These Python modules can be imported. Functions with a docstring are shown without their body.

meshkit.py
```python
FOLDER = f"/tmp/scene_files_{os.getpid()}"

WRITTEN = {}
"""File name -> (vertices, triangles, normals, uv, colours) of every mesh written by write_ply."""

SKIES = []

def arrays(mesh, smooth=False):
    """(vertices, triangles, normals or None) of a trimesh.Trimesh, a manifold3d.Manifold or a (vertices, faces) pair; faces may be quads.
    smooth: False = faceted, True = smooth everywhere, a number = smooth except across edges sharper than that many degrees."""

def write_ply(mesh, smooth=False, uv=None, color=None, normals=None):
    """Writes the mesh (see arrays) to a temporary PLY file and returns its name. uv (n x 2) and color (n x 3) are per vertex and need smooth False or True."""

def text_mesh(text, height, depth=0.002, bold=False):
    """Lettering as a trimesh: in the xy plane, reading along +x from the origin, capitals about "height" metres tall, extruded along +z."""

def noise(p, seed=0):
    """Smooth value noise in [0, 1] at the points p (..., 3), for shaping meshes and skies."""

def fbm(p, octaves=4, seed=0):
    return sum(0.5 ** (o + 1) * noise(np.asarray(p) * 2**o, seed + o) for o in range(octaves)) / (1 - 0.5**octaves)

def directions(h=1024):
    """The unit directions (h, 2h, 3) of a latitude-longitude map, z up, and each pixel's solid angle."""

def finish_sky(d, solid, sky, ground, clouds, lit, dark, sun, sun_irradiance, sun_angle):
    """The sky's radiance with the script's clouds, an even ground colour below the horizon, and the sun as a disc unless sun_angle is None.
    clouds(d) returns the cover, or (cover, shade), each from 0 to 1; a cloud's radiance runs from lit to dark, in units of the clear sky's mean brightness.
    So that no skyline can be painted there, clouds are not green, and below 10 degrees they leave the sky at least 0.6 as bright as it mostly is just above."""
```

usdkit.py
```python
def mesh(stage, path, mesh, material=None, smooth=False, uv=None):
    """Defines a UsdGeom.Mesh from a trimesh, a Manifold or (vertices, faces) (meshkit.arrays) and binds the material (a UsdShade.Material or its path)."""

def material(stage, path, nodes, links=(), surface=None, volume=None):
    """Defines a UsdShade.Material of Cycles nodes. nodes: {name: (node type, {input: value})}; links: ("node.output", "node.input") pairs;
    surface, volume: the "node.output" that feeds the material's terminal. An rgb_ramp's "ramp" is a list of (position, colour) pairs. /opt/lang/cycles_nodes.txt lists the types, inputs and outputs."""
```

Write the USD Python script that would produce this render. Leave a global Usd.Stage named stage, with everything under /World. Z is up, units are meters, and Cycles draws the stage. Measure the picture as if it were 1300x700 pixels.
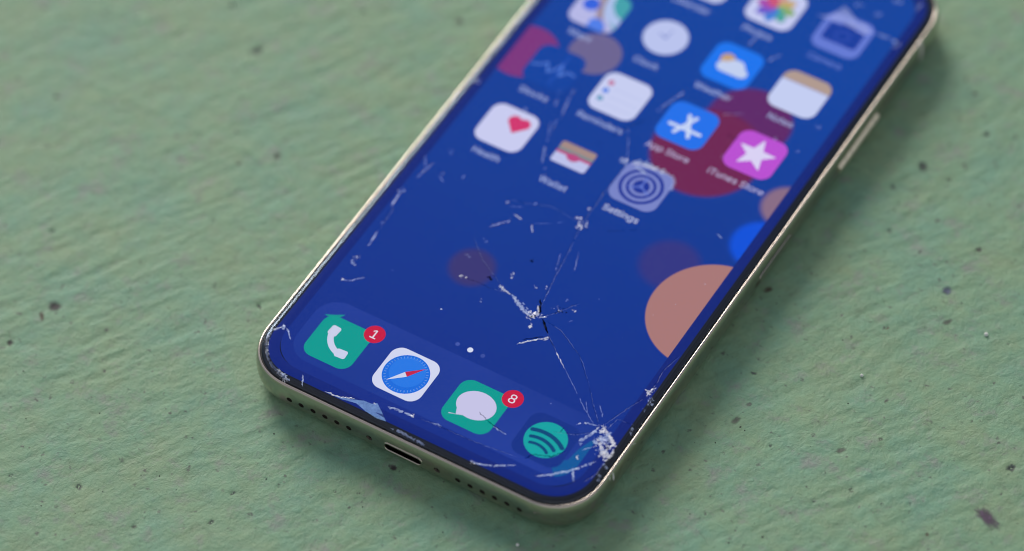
import math
import numpy as np
import trimesh
import manifold3d as m3
import shapely
from shapely import affinity
from shapely.geometry import Point, Polygon, LineString, box
from shapely.ops import unary_union
from pxr import Usd, UsdGeom, UsdLux, UsdShade, Gf, Sdf
import meshkit
import usdkit

stage = Usd.Stage.CreateInMemory()
UsdGeom.SetStageUpAxis(stage, UsdGeom.Tokens.z)
UsdGeom.SetStageMetersPerUnit(stage, 1.0)
UsdGeom.Xform.Define(stage, '/World')
UsdGeom.Scope.Define(stage, '/World/Looks')
MM = 0.001
rng = np.random.default_rng(11)

# ------------------------------------------------------------------ camera, sky, sun, exposure
EXPOSURE = 0.70
SKY = 0.05
SUN = 0.40
SUN_ANGLE = 27.0
SUN_DIR = np.array([-0.66, 0.57, 0.49])      # towards the light
CAM_C = np.array([277.607, -333.295, 563.912])          # millimetres, phone's lower left corner is the origin
CAM_R = np.array([[0.8553479, 0.5173153, -0.0276548],     # right
                  [0.3884968, -0.6758384, -0.6263487],    # down
                  [-0.3427100, 0.5250023, -0.7790523]])   # forward
LENS_PX = 5002.455                                       # focal length in pixels of a 1300 wide picture
cam = UsdGeom.Camera.Define(stage, '/World/camera')
r, d, f = CAM_R
cam.AddTransformOp().Set(Gf.Matrix4d(*r, 0, *(-d), 0, *(-f), 0, *(CAM_C * MM), 1))
cam.CreateHorizontalApertureAttr(36.0)
cam.CreateVerticalApertureAttr(36.0 * 551 / 1024)
cam.CreateFocalLengthAttr(LENS_PX / 1300 * 36.0)
cam.CreateClippingRangeAttr(Gf.Vec2f(0.01, 100.0))
cam.CreateFStopAttr(6.6)
cam.CreateExposureAttr(EXPOSURE)


def at(px, py, z=7.6):
    """The point (x, y) in millimetres at height z that the photograph shows at (px, py)."""
    ray = CAM_R.T @ np.array([(px - 650) / LENS_PX, (py - 350) / LENS_PX, 1.0])
    return (CAM_C + ray * (z - CAM_C[2]) / ray[2])[:2]


focus = np.array([*at(640, 470), 7.6])
cam.CreateFocusDistanceAttr(float((focus - CAM_C) @ CAM_R[2]) * MM)

sd = SUN_DIR / np.linalg.norm(SUN_DIR)
sky_mat = usdkit.material(stage, '/World/Looks/sky_light', {
    'sky': ('sky_texture', {'sky_type': 'single_scattering', 'sun_disc': False, 'sun_elevation': math.asin(sd[2]), 'sun_rotation': math.atan2(sd[0], sd[1]),
                            'air_density': 1.0, 'aerosol_density': 1.5, 'ozone_density': 1.0}),
    'tc': ('texture_coordinate', {}),
    'cl': ('noise_texture', {'scale': 1.6, 'detail': 6.0, 'roughness': 0.55}),
    'cr': ('map_range', {'from_min': 0.30, 'from_max': 0.65, 'to_min': 0.05, 'to_max': 0.75, 'clamp': True}),
    'mx': ('mix', {'color2': (8.6, 8.2, 8.2)}),
    'bg': ('background_shader', {'strength': SKY})},
    [('tc.generated', 'cl.vector'), ('cl.fac', 'cr.value'), ('cr.result', 'mx.fac'), ('sky.color', 'mx.color1'), ('mx.color', 'bg.color')], surface='bg.background')
dome = UsdLux.DomeLight.Define(stage, '/World/sky')
UsdShade.MaterialBindingAPI.Apply(dome.GetPrim()).Bind(sky_mat)
dome.GetPrim().SetCustomDataByKey('kind', 'structure')
sun = UsdLux.DistantLight.Define(stage, '/World/sun')
sun.CreateNormalizeAttr(True)
sun.CreateIntensityAttr(SUN)
sun.CreateAngleAttr(SUN_ANGLE)
sun.CreateColorAttr(Gf.Vec3f(1.0, 0.955, 0.89))
zx = sd
xx = np.cross([0, 0, 1.0], zx); xx /= np.linalg.norm(xx)
yx = np.cross(zx, xx)
sun.AddTransformOp().Set(Gf.Matrix4d(*xx, 0, *yx, 0, *zx, 0, *(sd * 5), 1))

# ------------------------------------------------------------------ helpers
used = {}


def numbered(path):
    n = used.get(path, 0)
    used[path] = n + 1
    return path if n == 0 else f'{path}_{n:03d}'


def obj(name, mesh, mat, parent='/World', smooth=False, label=None):
    """mesh in millimetres -> one Mesh prim. Returns its path."""
    v, fc, n = meshkit.arrays(mesh, smooth)
    path = numbered(f'{parent}/{name}')
    m = usdkit.mesh(stage, path, (v * MM, fc), mat, smooth=False)
    if n is not None:
        m.CreateNormalsAttr([Gf.Vec3f(*map(float, q)) for q in n])
        m.SetNormalsInterpolation('vertex')
    if label:
        m.GetPrim().SetCustomDataByKey('label', label)
    return path


def lin(rgb):
    c = np.asarray(rgb, float) / 255
    return np.where(c <= 0.04045, c / 12.92, ((c + 0.055) / 1.055) ** 2.4)


made = {}


def M(key, *a, **k):
    if key not in made:
        made[key] = usdkit.material(stage, f'/World/Looks/{key}', *a, **k)
    return made[key]


VEIL = np.array([0.009, 0.014, 0.030])       # what the glass reflects on top of the lit pixels


def glow(rgb):
    """Lit pixels of the display of the colour rgb (as seen; reflected sky blue beyond VEIL is painted in)."""
    key = 'pixels_%02x%02x%02x' % tuple(int(c) for c in rgb)
    e = np.maximum(lin(rgb) - VEIL, 0) / 2 ** EXPOSURE
    return M(key, {'e': ('emission', {'color': tuple(e), 'strength': 1.0})}, surface='e.emission')


def flat(shape, z):
    """A shapely shape (millimetres) as a flat sheet at height z."""
    parts = []
    for g in getattr(shape, 'geoms', [shape]):
        if g.geom_type == 'Polygon' and g.area > 1e-6:
            v, fc = trimesh.creation.triangulate_polygon(g, engine='earcut')
            parts.append(trimesh.Trimesh(np.c_[v, np.full(len(v), z)], fc, process=False))
    return trimesh.util.concatenate(parts)


def prism(shape, z0, z1):
    out = []
    for g in getattr(shape, 'geoms', [shape]):
        t = trimesh.creation.extrude_polygon(g, z1 - z0, engine='earcut')
        t.apply_translation([0, 0, z0])
        out.append(t)
    return trimesh.util.concatenate(out)


# ------------------------------------------------------------------ materials
def painted():
    n = {
        'geo': ('geometry', {}),
        'rot': ('mapping', {'rotation': (0, 0, -1.02), 'scale': (1, 1, 1)}),
        'st': ('mapping', {'scale': (160, 620, 160)}),
        'big': ('noise_texture', {'scale': 60.0, 'detail': 6.0, 'roughness': 0.68}),
        'mid': ('noise_texture', {'scale': 330.0, 'detail': 8.0, 'roughness': 0.68, 'distortion': 0.6}),
        'streak': ('noise_texture', {'scale': 1.0, 'detail': 5.0, 'roughness': 0.6, 'distortion': 0.5}),
        'fine': ('noise_texture', {'scale': 1500.0, 'detail': 4.0, 'roughness': 0.65}),
        'rb': ('rgb_ramp', {'ramp': [(0.34, (0.226, 0.345, 0.198)), (0.50, (0.192, 0.345, 0.210)), (0.64, (0.168, 0.340, 0.230))]}),
        'rm': ('rgb_ramp', {'ramp': [(0.25, (0.62, 0.60, 0.60)), (0.42, (0.90, 0.90, 0.90)), (0.58, (1.0, 1.0, 1.0)), (0.75, (1.16, 1.13, 1.15))]}),
        'rs': ('rgb_ramp', {'ramp': [(0.28, (0.80, 0.79, 0.76)), (0.5, (1.0, 1.0, 1.0)), (0.75, (1.10, 1.10, 1.13))]}),
        'm1': ('mix', {'mix_type': 'multiply', 'fac': 0.85}),
        'm2': ('mix', {'mix_type': 'multiply', 'fac': 0.6}),
        'hs': ('math', {'math_type': 'multiply_add', 'value2': 0.7}), 'h2': ('math', {'math_type': 'multiply_add', 'value2': 1.6}),
        'b': ('bump', {'strength': 0.9, 'distance': 0.00016}),
        'rr': ('map_range', {'from_min': 0.3, 'from_max': 0.7, 'to_min': 0.42, 'to_max': 0.62}),
        'pn': ('noise_texture', {'scale': 170.0, 'detail': 5.0, 'roughness': 0.7}), 'pr': ('map_range', {'from_min': 0.54, 'from_max': 0.72, 'to_min': 0.0, 'to_max': 0.75, 'clamp': True}),
        'vs': ('noise_texture', {'scale': 620.0, 'detail': 2.0, 'roughness': 0.55}), 'vr': ('map_range', {'from_min': 0.665, 'from_max': 0.76, 'to_min': 0.0, 'to_max': 0.8, 'clamp': True}),
        'm4': ('mix', {'color2': (0.075, 0.085, 0.075)}),
        'm3': ('mix', {'color2': (0.235, 0.240, 0.232)}),
        'p': ('principled_bsdf', {'specular_ior_level': 0.35}),
    }
    l = [('geo.position', 'big.vector'), ('geo.position', 'mid.vector'), ('geo.position', 'fine.vector'),
         ('geo.position', 'rot.vector'), ('rot.vector', 'st.vector'), ('st.vector', 'streak.vector'),
         ('big.fac', 'rb.fac'), ('mid.fac', 'rm.fac'), ('streak.fac', 'rs.fac'),
         ('rb.color', 'm1.color1'), ('rm.color', 'm1.color2'), ('m1.color', 'm2.color1'), ('rs.color', 'm2.color2'),
         ('geo.position', 'pn.vector'), ('pn.fac', 'pr.value'), ('pr.result', 'm3.fac'), ('m2.color', 'm3.color1'), ('geo.position', 'vs.vector'), ('vs.fac', 'vr.value'), ('vr.result', 'm4.fac'), ('m3.color', 'm4.color1'), ('m4.color', 'p.base_color'), ('streak.fac', 'hs.value1'), ('fine.fac', 'hs.value3'), ('mid.fac', 'h2.value1'), ('hs.value', 'h2.value3'), ('h2.value', 'b.height'), ('b.normal', 'p.normal'),
         ('mid.fac', 'rr.value'), ('rr.result', 'p.roughness')]
    return M('painted_green', n, l, surface='p.BSDF')


def simple(key, color, rough=0.5, metal=0.0, spec=0.5, **k):
    return M(key, {'p': ('principled_bsdf', {'base_color': color, 'roughness': rough, 'metallic': metal, 'specular_ior_level': spec, **k})}, surface='p.BSDF')


def steel(key, color, rough):
    return M(key, {'geo': ('geometry', {}), 'n': ('noise_texture', {'scale': 900.0, 'detail': 5.0, 'roughness': 0.7}),
                   'r': ('map_range', {'from_min': 0.3, 'from_max': 0.75, 'to_min': rough * 0.8, 'to_max': rough * 1.4}),
                   'b': ('bump', {'strength': 0.12, 'distance': 0.00002}),
                   'p': ('principled_bsdf', {'base_color': color, 'metallic': 1.0})},
             [('geo.position', 'n.vector'), ('n.fac', 'r.value'), ('r.result', 'p.roughness'), ('n.fac', 'b.height'), ('b.normal', 'p.normal')], surface='p.BSDF')


STEEL = steel("polished_steel", (0.54, 0.475, 0.42), 0.13)
BUTTON = steel('button_steel', (0.90, 0.78, 0.63), 0.30)
BLACK = simple('black_void', (0.006, 0.006, 0.006), 0.7)
RUBBER = simple('black_gasket', (0.012, 0.012, 0.014), 0.5)
EDGE = simple('black_glass_border', (0.006, 0.005, 0.010), 0.25)
BORDER = simple('dark_glass_border', (0.010, 0.009, 0.030), 0.35)
GLASS = M('cover_glass', {
    'fr': ('fresnel', {'IOR': 1.5}),
    't': ('transparent_bsdf', {'color': (1, 1, 1)}),
    'g': ('glossy_bsdf', {'color': (0.52, 0.70, 0.95), 'roughness': 0.03}),
    'mx': ('mix_closure', {})},
    [('fr.fac', 'mx.fac'), ('t.BSDF', 'mx.closure1'), ('g.BSDF', 'mx.closure2')], surface='mx.closure')
def splintered(key, color, low, high, rough=0.22, scale=1500.0):
    """Broken glass: splinters that are clear here and frosted or glinting there."""
    return M(key, {'geo': ('geometry', {}), 'n': ('noise_texture', {'scale': scale, 'detail': 4.0, 'roughness': 0.75}),
                   'mr': ('map_range', {'from_min': 0.33, 'from_max': 0.63, 'to_min': low, 'to_max': high, 'clamp': True}),
                   't': ('transparent_bsdf', {}), 'p': ('principled_bsdf', {'base_color': color, 'roughness': rough, 'specular_ior_level': 0.8}), 'mx': ('mix_closure', {})},
             [('geo.position', 'n.vector'), ('n.fac', 'mr.value'), ('mr.result', 'mx.fac'), ('t.BSDF', 'mx.closure1'), ('p.BSDF', 'mx.closure2')], surface='mx.closure')


def see_through(key, color, opacity, spec=0.5):
    return M(key, {'t': ('transparent_bsdf', {}), 'p': ('principled_bsdf', {'base_color': color, 'roughness': 0.3, 'specular_ior_level': spec}),
                   'mx': ('mix_closure', {'fac': opacity})}, [('t.BSDF', 'mx.closure1'), ('p.BSDF', 'mx.closure2')], surface='mx.closure')


CRACK = splintered('crushed_glass', (0.86, 0.88, 0.96), 0.10, 1.0, rough=0.12)
CRACK_FAINT = splintered('hairline_glass', (0.45, 0.56, 0.95), 0.10, 0.50)
CRACK_HAZE = splintered('hazy_glass', (0.52, 0.64, 0.95), 0.08, 0.80)
CRACK_DARK = simple('open_crack', (0.003, 0.004, 0.012), 0.6, spec=0.0)
CRACK_SHADE = see_through('shaded_crack', (0.003, 0.004, 0.02), 0.5, 0.0)

# ------------------------------------------------------------------ tabletop
U = np.array([0.8553, 0.5173]); U /= np.linalg.norm(U)
V = np.array([-U[1], U[0]])
ORIGIN = np.array([27.0, 50.0])

# marks of the paint: (px, py, length px, width px, direction in the picture, depth, material key)
MARKS = [(70, 388, 17, 14, 20, 0.25, 'umber'), (53, 401, 13, 6, 80, 0.08, 'rust'), (72, 122, 9, 6, 0, 0.2, 'umber'), (327, 63, 22, 8, -12, 0.2, 'slate'), (294, 5, 8, 8, 90, 0.2, 'slate'),
         (352, 198, 13, 9, -25, 0.15, 'olive'), (303, 207, 8, 6, 60, 0.12, 'olive'), (271, 279, 6, 5, 30, 0.2, 'umber'), (66, 293, 6, 9, 90, 0.18, 'slate'),
         (273, 363, 6, 5, 0, 0.2, 'slate'), (329, 388, 11, 4, 50, 0.2, 'slate'), (100, 616, 10, 9, 40, 0.3, 'slate'), (102, 544, 5, 4, 0, 0.2, 'umber'),
         (173, 601, 4, 3, 0, 0.15, 'umber'), (268, 661, 10, 5, -30, 0.2, 'slate'), (295, 625, 10, 4, -25, 0.2, 'slate'), (354, 616, 5, 6, 0, 0.2, 'umber'),
         (332, 611, 3, 3, 0, 0.1, 'slate'), (304, 580, 5, 3, 0, 0.1, 'blue'), (12, 434, 10, 8, 0, 0.2, 'umber'), (13, 602, 7, 4, -20, 0.15, 'slate'), (170, 667, 9, 6, -20, 0.15, 'olive'),
         (1202, 368, 13, 12, 0, 0.1, 'blue'), (1168, 319, 6, 5, 0, 0.2, 'slate'), (1243, 316, 9, 7, 20, 0.15, 'umber'), (1126, 415, 8, 5, 0, 0.2, 'rust'),
         (1203, 408, 15, 8, -15, 0.15, 'olive'), (1175, 416, 5, 4, 0, 0.15, 'slate'), (1173, 427, 3, 3, 0, 0.15, 'slate'), (957, 472, 11, 3, 10, 0.12, 'slate'),
         (1084, 441, 5, 4, 0, 0.1, 'olive'), (976, 367, 12, 8, -20, 0.1, 'rust'), (1033, 498, 4, 3, 0, 0.1, 'umber'), (1098, 495, 3, 3, 0, 0.1, 'umber'), (1242, 467, 4, 3, 0, 0.1, 'slate'),
         (1222, 469, 3, 3, 0, 0.1, 'slate'), (1125, 508, 8, 5, -20, 0.1, 'olive'), (1284, 593, 12, 11, -20, 0.3, 'slate'), (1252, 655, 44, 17, 38, 0.05, 'purple'), (1081, 621, 7, 7, 0, 0.2, 'olive'),
         (1120, 640, 6, 5, 40, 0.15, 'slate'), (1155, 640, 4, 6, 0, 0.15, 'slate'), (1033, 636, 5, 3, 0, 0.1, 'slate'), (1067, 571, 14, 8, -10, 0.12, 'olive'), (1118, 557, 7, 6, 0, 0.1, 'olive'),
         (1221, 537, 4, 3, 0, 0.1, 'umber'), (1234, 534, 4, 4, 0, 0.1, 'umber'), (1180, 544, 3, 3, 0, 0.1, 'umber'), (1212, 584, 4, 3, 0, 0.1, 'slate'), (1208, 577, 3, 3, 0, 0.1, 'umber'),
         (1172, 210, 14, 12, 20, 0.15, 'slate'), (1205, 227, 8, 6, -20, 0.15, 'slate'), (1253, 169, 10, 8, 0, 0.15, 'slate'), (1238, 118, 8, 9, 80, 0.1, 'olive'), (1134, 236, 8, 8, 0, 0.15, 'slate'), (1130, 292, 8, 8, 0, 0.2, 'slate'),
         (1033, 322, 6, 4, 0, 0.1, 'olive'), (934, 532, 14, 8, -30, 0.12, 'olive'), (925, 548, 4, 3, 0, 0.1, 'slate'), (978, 565, 5, 6, 0, 0.15, 'slate'), (583, 26, 11, 10, 0, 0.15, 'olive'), (462, 13, 8, 7, 0, 0.1, 'olive'),
         (500, 593, 12, 8, 0, 0.2, 'umber'), (425, 623, 5, 4, 0, 0.15, 'umber'), (455, 625, 6, 4, 0, 0.15, 'umber'), (517, 684, 4, 4, 0, 0.15, 'slate'), (538, 680, 3, 5, 0, 0.15, 'slate'), (457, 660, 3, 3, 0, 0.1, 'slate'),
         (1177, 678, 6, 6, 0, 0.1, 'rust'), (1221, 424 - 40, 3, 3, 0, 0.05, 'slate')]
SCORES = [((75, 85), (345, 205), 0.8, 0.06), ((125, 30), (255, 130), 0.7, 0.05), ((985, 470), (1000, 560), 0.5, -0.08), ((1000, 500), (1020, 560), 0.5, -0.06), ((300, 175), (352, 225), 0.6, 0.12)]
SPECKS = [(1252, 424, 5), (1094, 476, 4), (657, 691, 4)]          # light grit lying on the paint
mk_xy = np.array([at(a, b, 0) for a, b, *_ in MARKS])


def dir_on_table(deg, px=650, py=500):
    a, b = at(px, py, 0), at(px + 30 * math.cos(math.radians(deg)), py + 30 * math.sin(math.radians(deg)), 0)
    return a, (b - a) / 30


ridge = dir_on_table(-24)[1]; ridge /= np.linalg.norm(ridge)
ridge2 = dir_on_table(-8)[1]; ridge2 /= np.linalg.norm(ridge2)


def height(P):
    """Height in millimetres of the brushed paint at the points P (n, 2)."""
    P = np.asarray(P, float)
    z0 = np.zeros(len(P))
    w = np.c_[meshkit.noise(np.c_[P / 24, z0], 5), meshkit.noise(np.c_[P / 24, z0], 6)] - 0.5
    Q = P + 7 * w
    out = 0
    for dv, la, lc, am, sd_ in ((ridge, 14.0, 3.2, 0.19, 1), (ridge2, 6.0, 2.1, 0.10, 2), (ridge, 3.6, 1.35, 0.06, 3), (ridge2, 1.7, 0.9, 0.03, 4)):
        a, c = Q @ dv, Q @ np.array([-dv[1], dv[0]])
        n = meshkit.noise(np.c_[a / la, c / lc, z0], sd_) * 0.65 + meshkit.noise(np.c_[a / la * 2.1, c / lc * 2.1, z0], sd_ + 20) * 0.35
        n = 1 - np.abs(2 * n - 1) ** 1.2                     # crests
        out = out + am * n
    patch = meshkit.noise(np.c_[P / 38, z0], 9)
    out = out * (0.35 + 0.9 * patch) + 0.35 * (meshkit.fbm(np.c_[P / 30, z0], 3, 12) - 0.5)
    for (px, py, L, W, dg, dep, k), c in zip(MARKS, mk_xy):
        s = max(L, W) * 0.05
        out = out - dep * np.exp(-((P - c) ** 2).sum(1) / (s * s))
    for (ax, ay), (bx, by), wd, am in SCORES:                # long straight scores in the paint
        A_, B_ = at(ax, ay, 0), at(bx, by, 0)
        t_ = np.clip((P - A_) @ (B_ - A_) / ((B_ - A_) @ (B_ - A_)), 0, 1)
        out = out + am * np.exp(-((P - A_ - t_[:, None] * (B_ - A_)) ** 2).sum(1) / wd ** 2)
    # lies flat where the phone rests, so that the phone stands on the crests
    dx = np.maximum(np.maximum(3 - P[:, 0], P[:, 0] - 68), 0)
    dy = np.maximum(np.maximum(3 - P[:, 1], P[:, 1] - 140), 0)
    t = np.clip(np.hypot(dx, dy) / 5, 0, 1)
    return (out - 0.52) * t - 0.12 * (1 - t)


g = np.arange(0, 112.01, 0.42)
far = 112 + np.cumsum(1.6 * 1.18 ** np.arange(24))
au = np.r_[-far[::-1], -g[:0:-1], g, far]
g2 = np.arange(0, 92.01, 0.42)
far2 = 92 + np.cumsum(1.6 * 1.18 ** np.arange(24))
av = np.r_[-far2[::-1], -g2[:0:-1], g2, far2]
uu, vv = np.meshgrid(au, av)
XY = ORIGIN + uu.ravel()[:, None] * U + vv.ravel()[:, None] * V
Z = height(XY)
nu, nv = len(au), len(av)
idx = np.arange(nu * nv).reshape(nv, nu)
quads = np.stack([idx[:-1, :-1], idx[:-1, 1:], idx[1:, 1:], idx[1:, :-1]], -1).reshape(-1, 4)
rim = np.r_[idx[0, :], idx[1:, -1], idx[-1, -2::-1], idx[-2:0:-1, 0]]
verts = np.c_[XY, Z]
low = verts[rim].copy(); low[:, 2] = -28
n0 = len(verts)
verts = np.vstack([verts, low])
k = np.arange(len(rim)); k2 = (k + 1) % len(rim)
skirt = np.stack([rim[k2], rim[k], n0 + k, n0 + k2], -1)
cidx = len(verts)
verts = np.vstack([verts, [[*ORIGIN, -28]]])
fan = np.stack([np.full(len(rim), cidx), n0 + k2, n0 + k], -1)
tri = np.vstack([quads[:, [0, 1, 2]], quads[:, [0, 2, 3]], skirt[:, [0, 1, 2]], skirt[:, [0, 2, 3]], fan])
table = obj('tabletop', (verts, tri), painted(), smooth=50)
tp = stage.GetPrimAtPath(table)
tp.SetCustomDataByKey('label', 'weathered green painted surface with brushed ridges and dark specks under the phone')
tp.SetCustomDataByKey('category', 'tabletop')
tp.SetCustomDataByKey('kind', 'structure')

MARK_COL = {'umber': (0.055, 0.045, 0.050), 'slate': (0.050, 0.062, 0.062), 'olive': (0.110, 0.135, 0.105), 'rust': (0.105, 0.085, 0.060),
            'blue': (0.080, 0.100, 0.160), 'purple': (0.095, 0.055, 0.105)}


def stain(key):
    c = MARK_COL[key]
    return M('worn_' + key, {'geo': ('geometry', {}), 'n': ('noise_texture', {'scale': 1700.0, 'detail': 4.0, 'roughness': 0.7}),
                              'r': ('rgb_ramp', {'ramp': [(0.3, tuple(0.6 * x for x in c)), (0.55, c), (0.75, tuple(1.9 * x for x in c))]}),
                              'at': ('attribute', {'attribute': 'solid'}), 'nn': ('math', {'math_type': 'multiply_add', 'value2': 0.7, 'value3': -0.35}),
                              'ad': ('math', {'math_type': 'add'}), 'mr': ('map_range', {'range_type': 'smoothstep', 'from_min': 0.15, 'from_max': 0.95, 'to_min': 0.0, 'to_max': 0.85, 'clamp': True}),
                              'p': ('principled_bsdf', {'roughness': 0.7}), 't': ('transparent_bsdf', {}), 'mx': ('mix_closure', {})},
             [('geo.position', 'n.vector'), ('n.fac', 'r.fac'), ('r.color', 'p.base_color'), ('n.fac', 'nn.value1'), ('nn.value', 'ad.value1'), ('at.fac', 'ad.value2'),
              ('ad.value', 'mr.value'), ('mr.result', 'mx.fac'), ('t.BSDF', 'mx.closure1'), ('p.BSDF', 'mx.closure2')], surface='mx.closure')


def patch(px, py, L, W, deg, key, name='paint_chip'):
    c, u = dir_on_table(deg, px, py)
    _, w = dir_on_table(deg + 90, px, py)
    N, rings = 18, (0.3, 0.6, 0.85, 1.15)
    a = np.linspace(0, 2 * np.pi, N, endpoint=False)
    wob = 1 + 0.5 * (meshkit.noise(np.c_[np.cos(a) * 1.7, np.sin(a) * 1.7, np.full(N, px * .37 + py)], 3) * 0.5 + meshkit.noise(np.c_[np.cos(a) * 4, np.sin(a) * 4, np.full(N, px + py)], 4) * 0.5 - .5) * 2
    k0 = min(1.0, 0.55 + L / 30)
    P, solid = [c], [k0]
    for q in rings:
        P += list(c + (q * wob * L / 2 * np.cos(a))[:, None] * u + (q * wob * W / 2 * np.sin(a))[:, None] * w)
        solid += [max(0.0, 1.15 - q) * k0] * N
    P = np.array(P)
    z = height(P) + 0.035
    F = [(0, 1 + i, 1 + (i + 1) % N) for i in range(N)]
    for rr_ in range(len(rings) - 1):
        b0, b1 = 1 + rr_ * N, 1 + (rr_ + 1) * N
        for i in range(N):
            j = (i + 1) % N
            F += [(b0 + i, b1 + i, b1 + j), (b0 + i, b1 + j, b0 + j)]
    path = obj(name, (np.c_[P, z], np.array(F)), stain(key), table, smooth=True)
    m = UsdGeom.Mesh.Get(stage, path)
    UsdGeom.PrimvarsAPI(m).CreatePrimvar('solid', Sdf.ValueTypeNames.FloatArray, 'vertex').Set([float(s) for s in solid])
    return path


for px, py, L, W, dg, dep, key in MARKS:
    pth = patch(px, py, L * 1.2, W * 1.2, dg, key)
    if key == 'purple':
        stage.GetPrimAtPath(pth).SetCustomDataByKey('label', 'purple stain on the green paint')
    if key == 'blue' and L > 10:
        stage.GetPrimAtPath(pth).SetCustomDataByKey('label', 'round bluish stain on the green paint')
GRIT = simple('pale_grit', (0.72, 0.74, 0.70), 0.35)
for px, py, s in SPECKS:
    c = at(px, py, 0)
    t = trimesh.creation.icosphere(1, s * 0.075)
    t.vertices *= 1 + 0.3 * (rng.random((len(t.vertices), 1)) - 0.5)
    t.apply_translation([*c, height(c[None])[0] + s * 0.04])
    obj('grit', t, GRIT, table, smooth=40)

# fine dark grit over the whole surface
gv, gf = [], []
while len(gv) < 320 * 7:
    c = ORIGIN + U * rng.uniform(-112, 112) + V * rng.uniform(-80, 80)
    if meshkit.noise(np.array([[*(c / 9), 0.5]]), 31)[0] < 0.5 or (-1 < c[0] < 72 and -1 < c[1] < 145):
        continue
    s_ = 0.07 + 0.17 * rng.random() ** 3
    a_ = np.linspace(0, 2 * np.pi, 6, endpoint=False) + rng.random()
    q_ = c + (s_ * (0.55 + 0.8 * rng.random(6)))[:, None] * np.c_[np.cos(a_), np.sin(a_)]
    b_ = len(gv)
    gv += [[*p_, z_ - 0.02] for p_, z_ in zip(q_, height(q_))] + [[*c, height(c[None])[0] + s_ * 0.55]]
    gf += [(b_ + i_, b_ + (i_ + 1) % 6, b_ + 6) for i_ in range(6)]
gp = obj('dark_grit', (np.array(gv), np.array(gf)), simple('dark_grit', (0.050, 0.055, 0.050), 0.8, spec=0.2), table)
stage.GetPrimAtPath(gp).SetCustomDataByKey('kind', 'stuff')

# ------------------------------------------------------------------ the phone
W_, H_, T_ = 70.9, 143.6, 7.7
RAD = 10.6
PT = 0.16637
phone = '/World/smartphone'
ph = UsdGeom.Xform.Define(stage, phone).GetPrim()
ph.SetCustomDataByKey('label', 'silver edged smartphone with shattered lit screen, blue from painted sky reflection, lying on green painted surface')
ph.SetCustomDataByKey('category', 'phone')


def ring(inset, n=22):
    R = RAD - inset
    pts = []
    for cx, cy, a0 in ((W_ - RAD, RAD, -90), (W_ - RAD, H_ - RAD, 0), (RAD, H_ - RAD, 90), (RAD, RAD, 180)):
        a = np.radians(a0 + np.linspace(0, 90, n))
        e = 2 / 2.25                                           # slightly squarer than a circle
        c, s = np.cos(a), np.sin(a)
        pts.append(np.c_[cx + R * np.sign(c) * np.abs(c) ** e, cy + R * np.sign(s) * np.abs(s) ** e])
    return np.vstack(pts)


def loft(profile, closed=False, cap=False):
    """profile: (inset, z) pairs. Rings of the phone's outline joined into a band."""
    rings_ = [np.c_[ring(i), np.full(88, z)] for i, z in profile]
    v = np.vstack(rings_); N = 88; F = []
    i = np.arange(N); j = (i + 1) % N
    pairs = list(zip(range(len(profile) - 1), range(1, len(profile)))) + ([(len(profile) - 1, 0)] if closed else [])
    for a, b in pairs:
        F.append(np.stack([a * N + i, a * N + j, b * N + j], -1)); F.append(np.stack([a * N + i, b * N + j, b * N + i], -1))
    if cap:
        c = len(v); v = np.vstack([v, [[W_ / 2, H_ / 2, profile[-1][1]]]])
        b = (len(profile) - 1) * N
        F.append(np.stack([b + i, b + j, np.full(N, c)], -1))
    return v, np.vstack(F)


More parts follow.
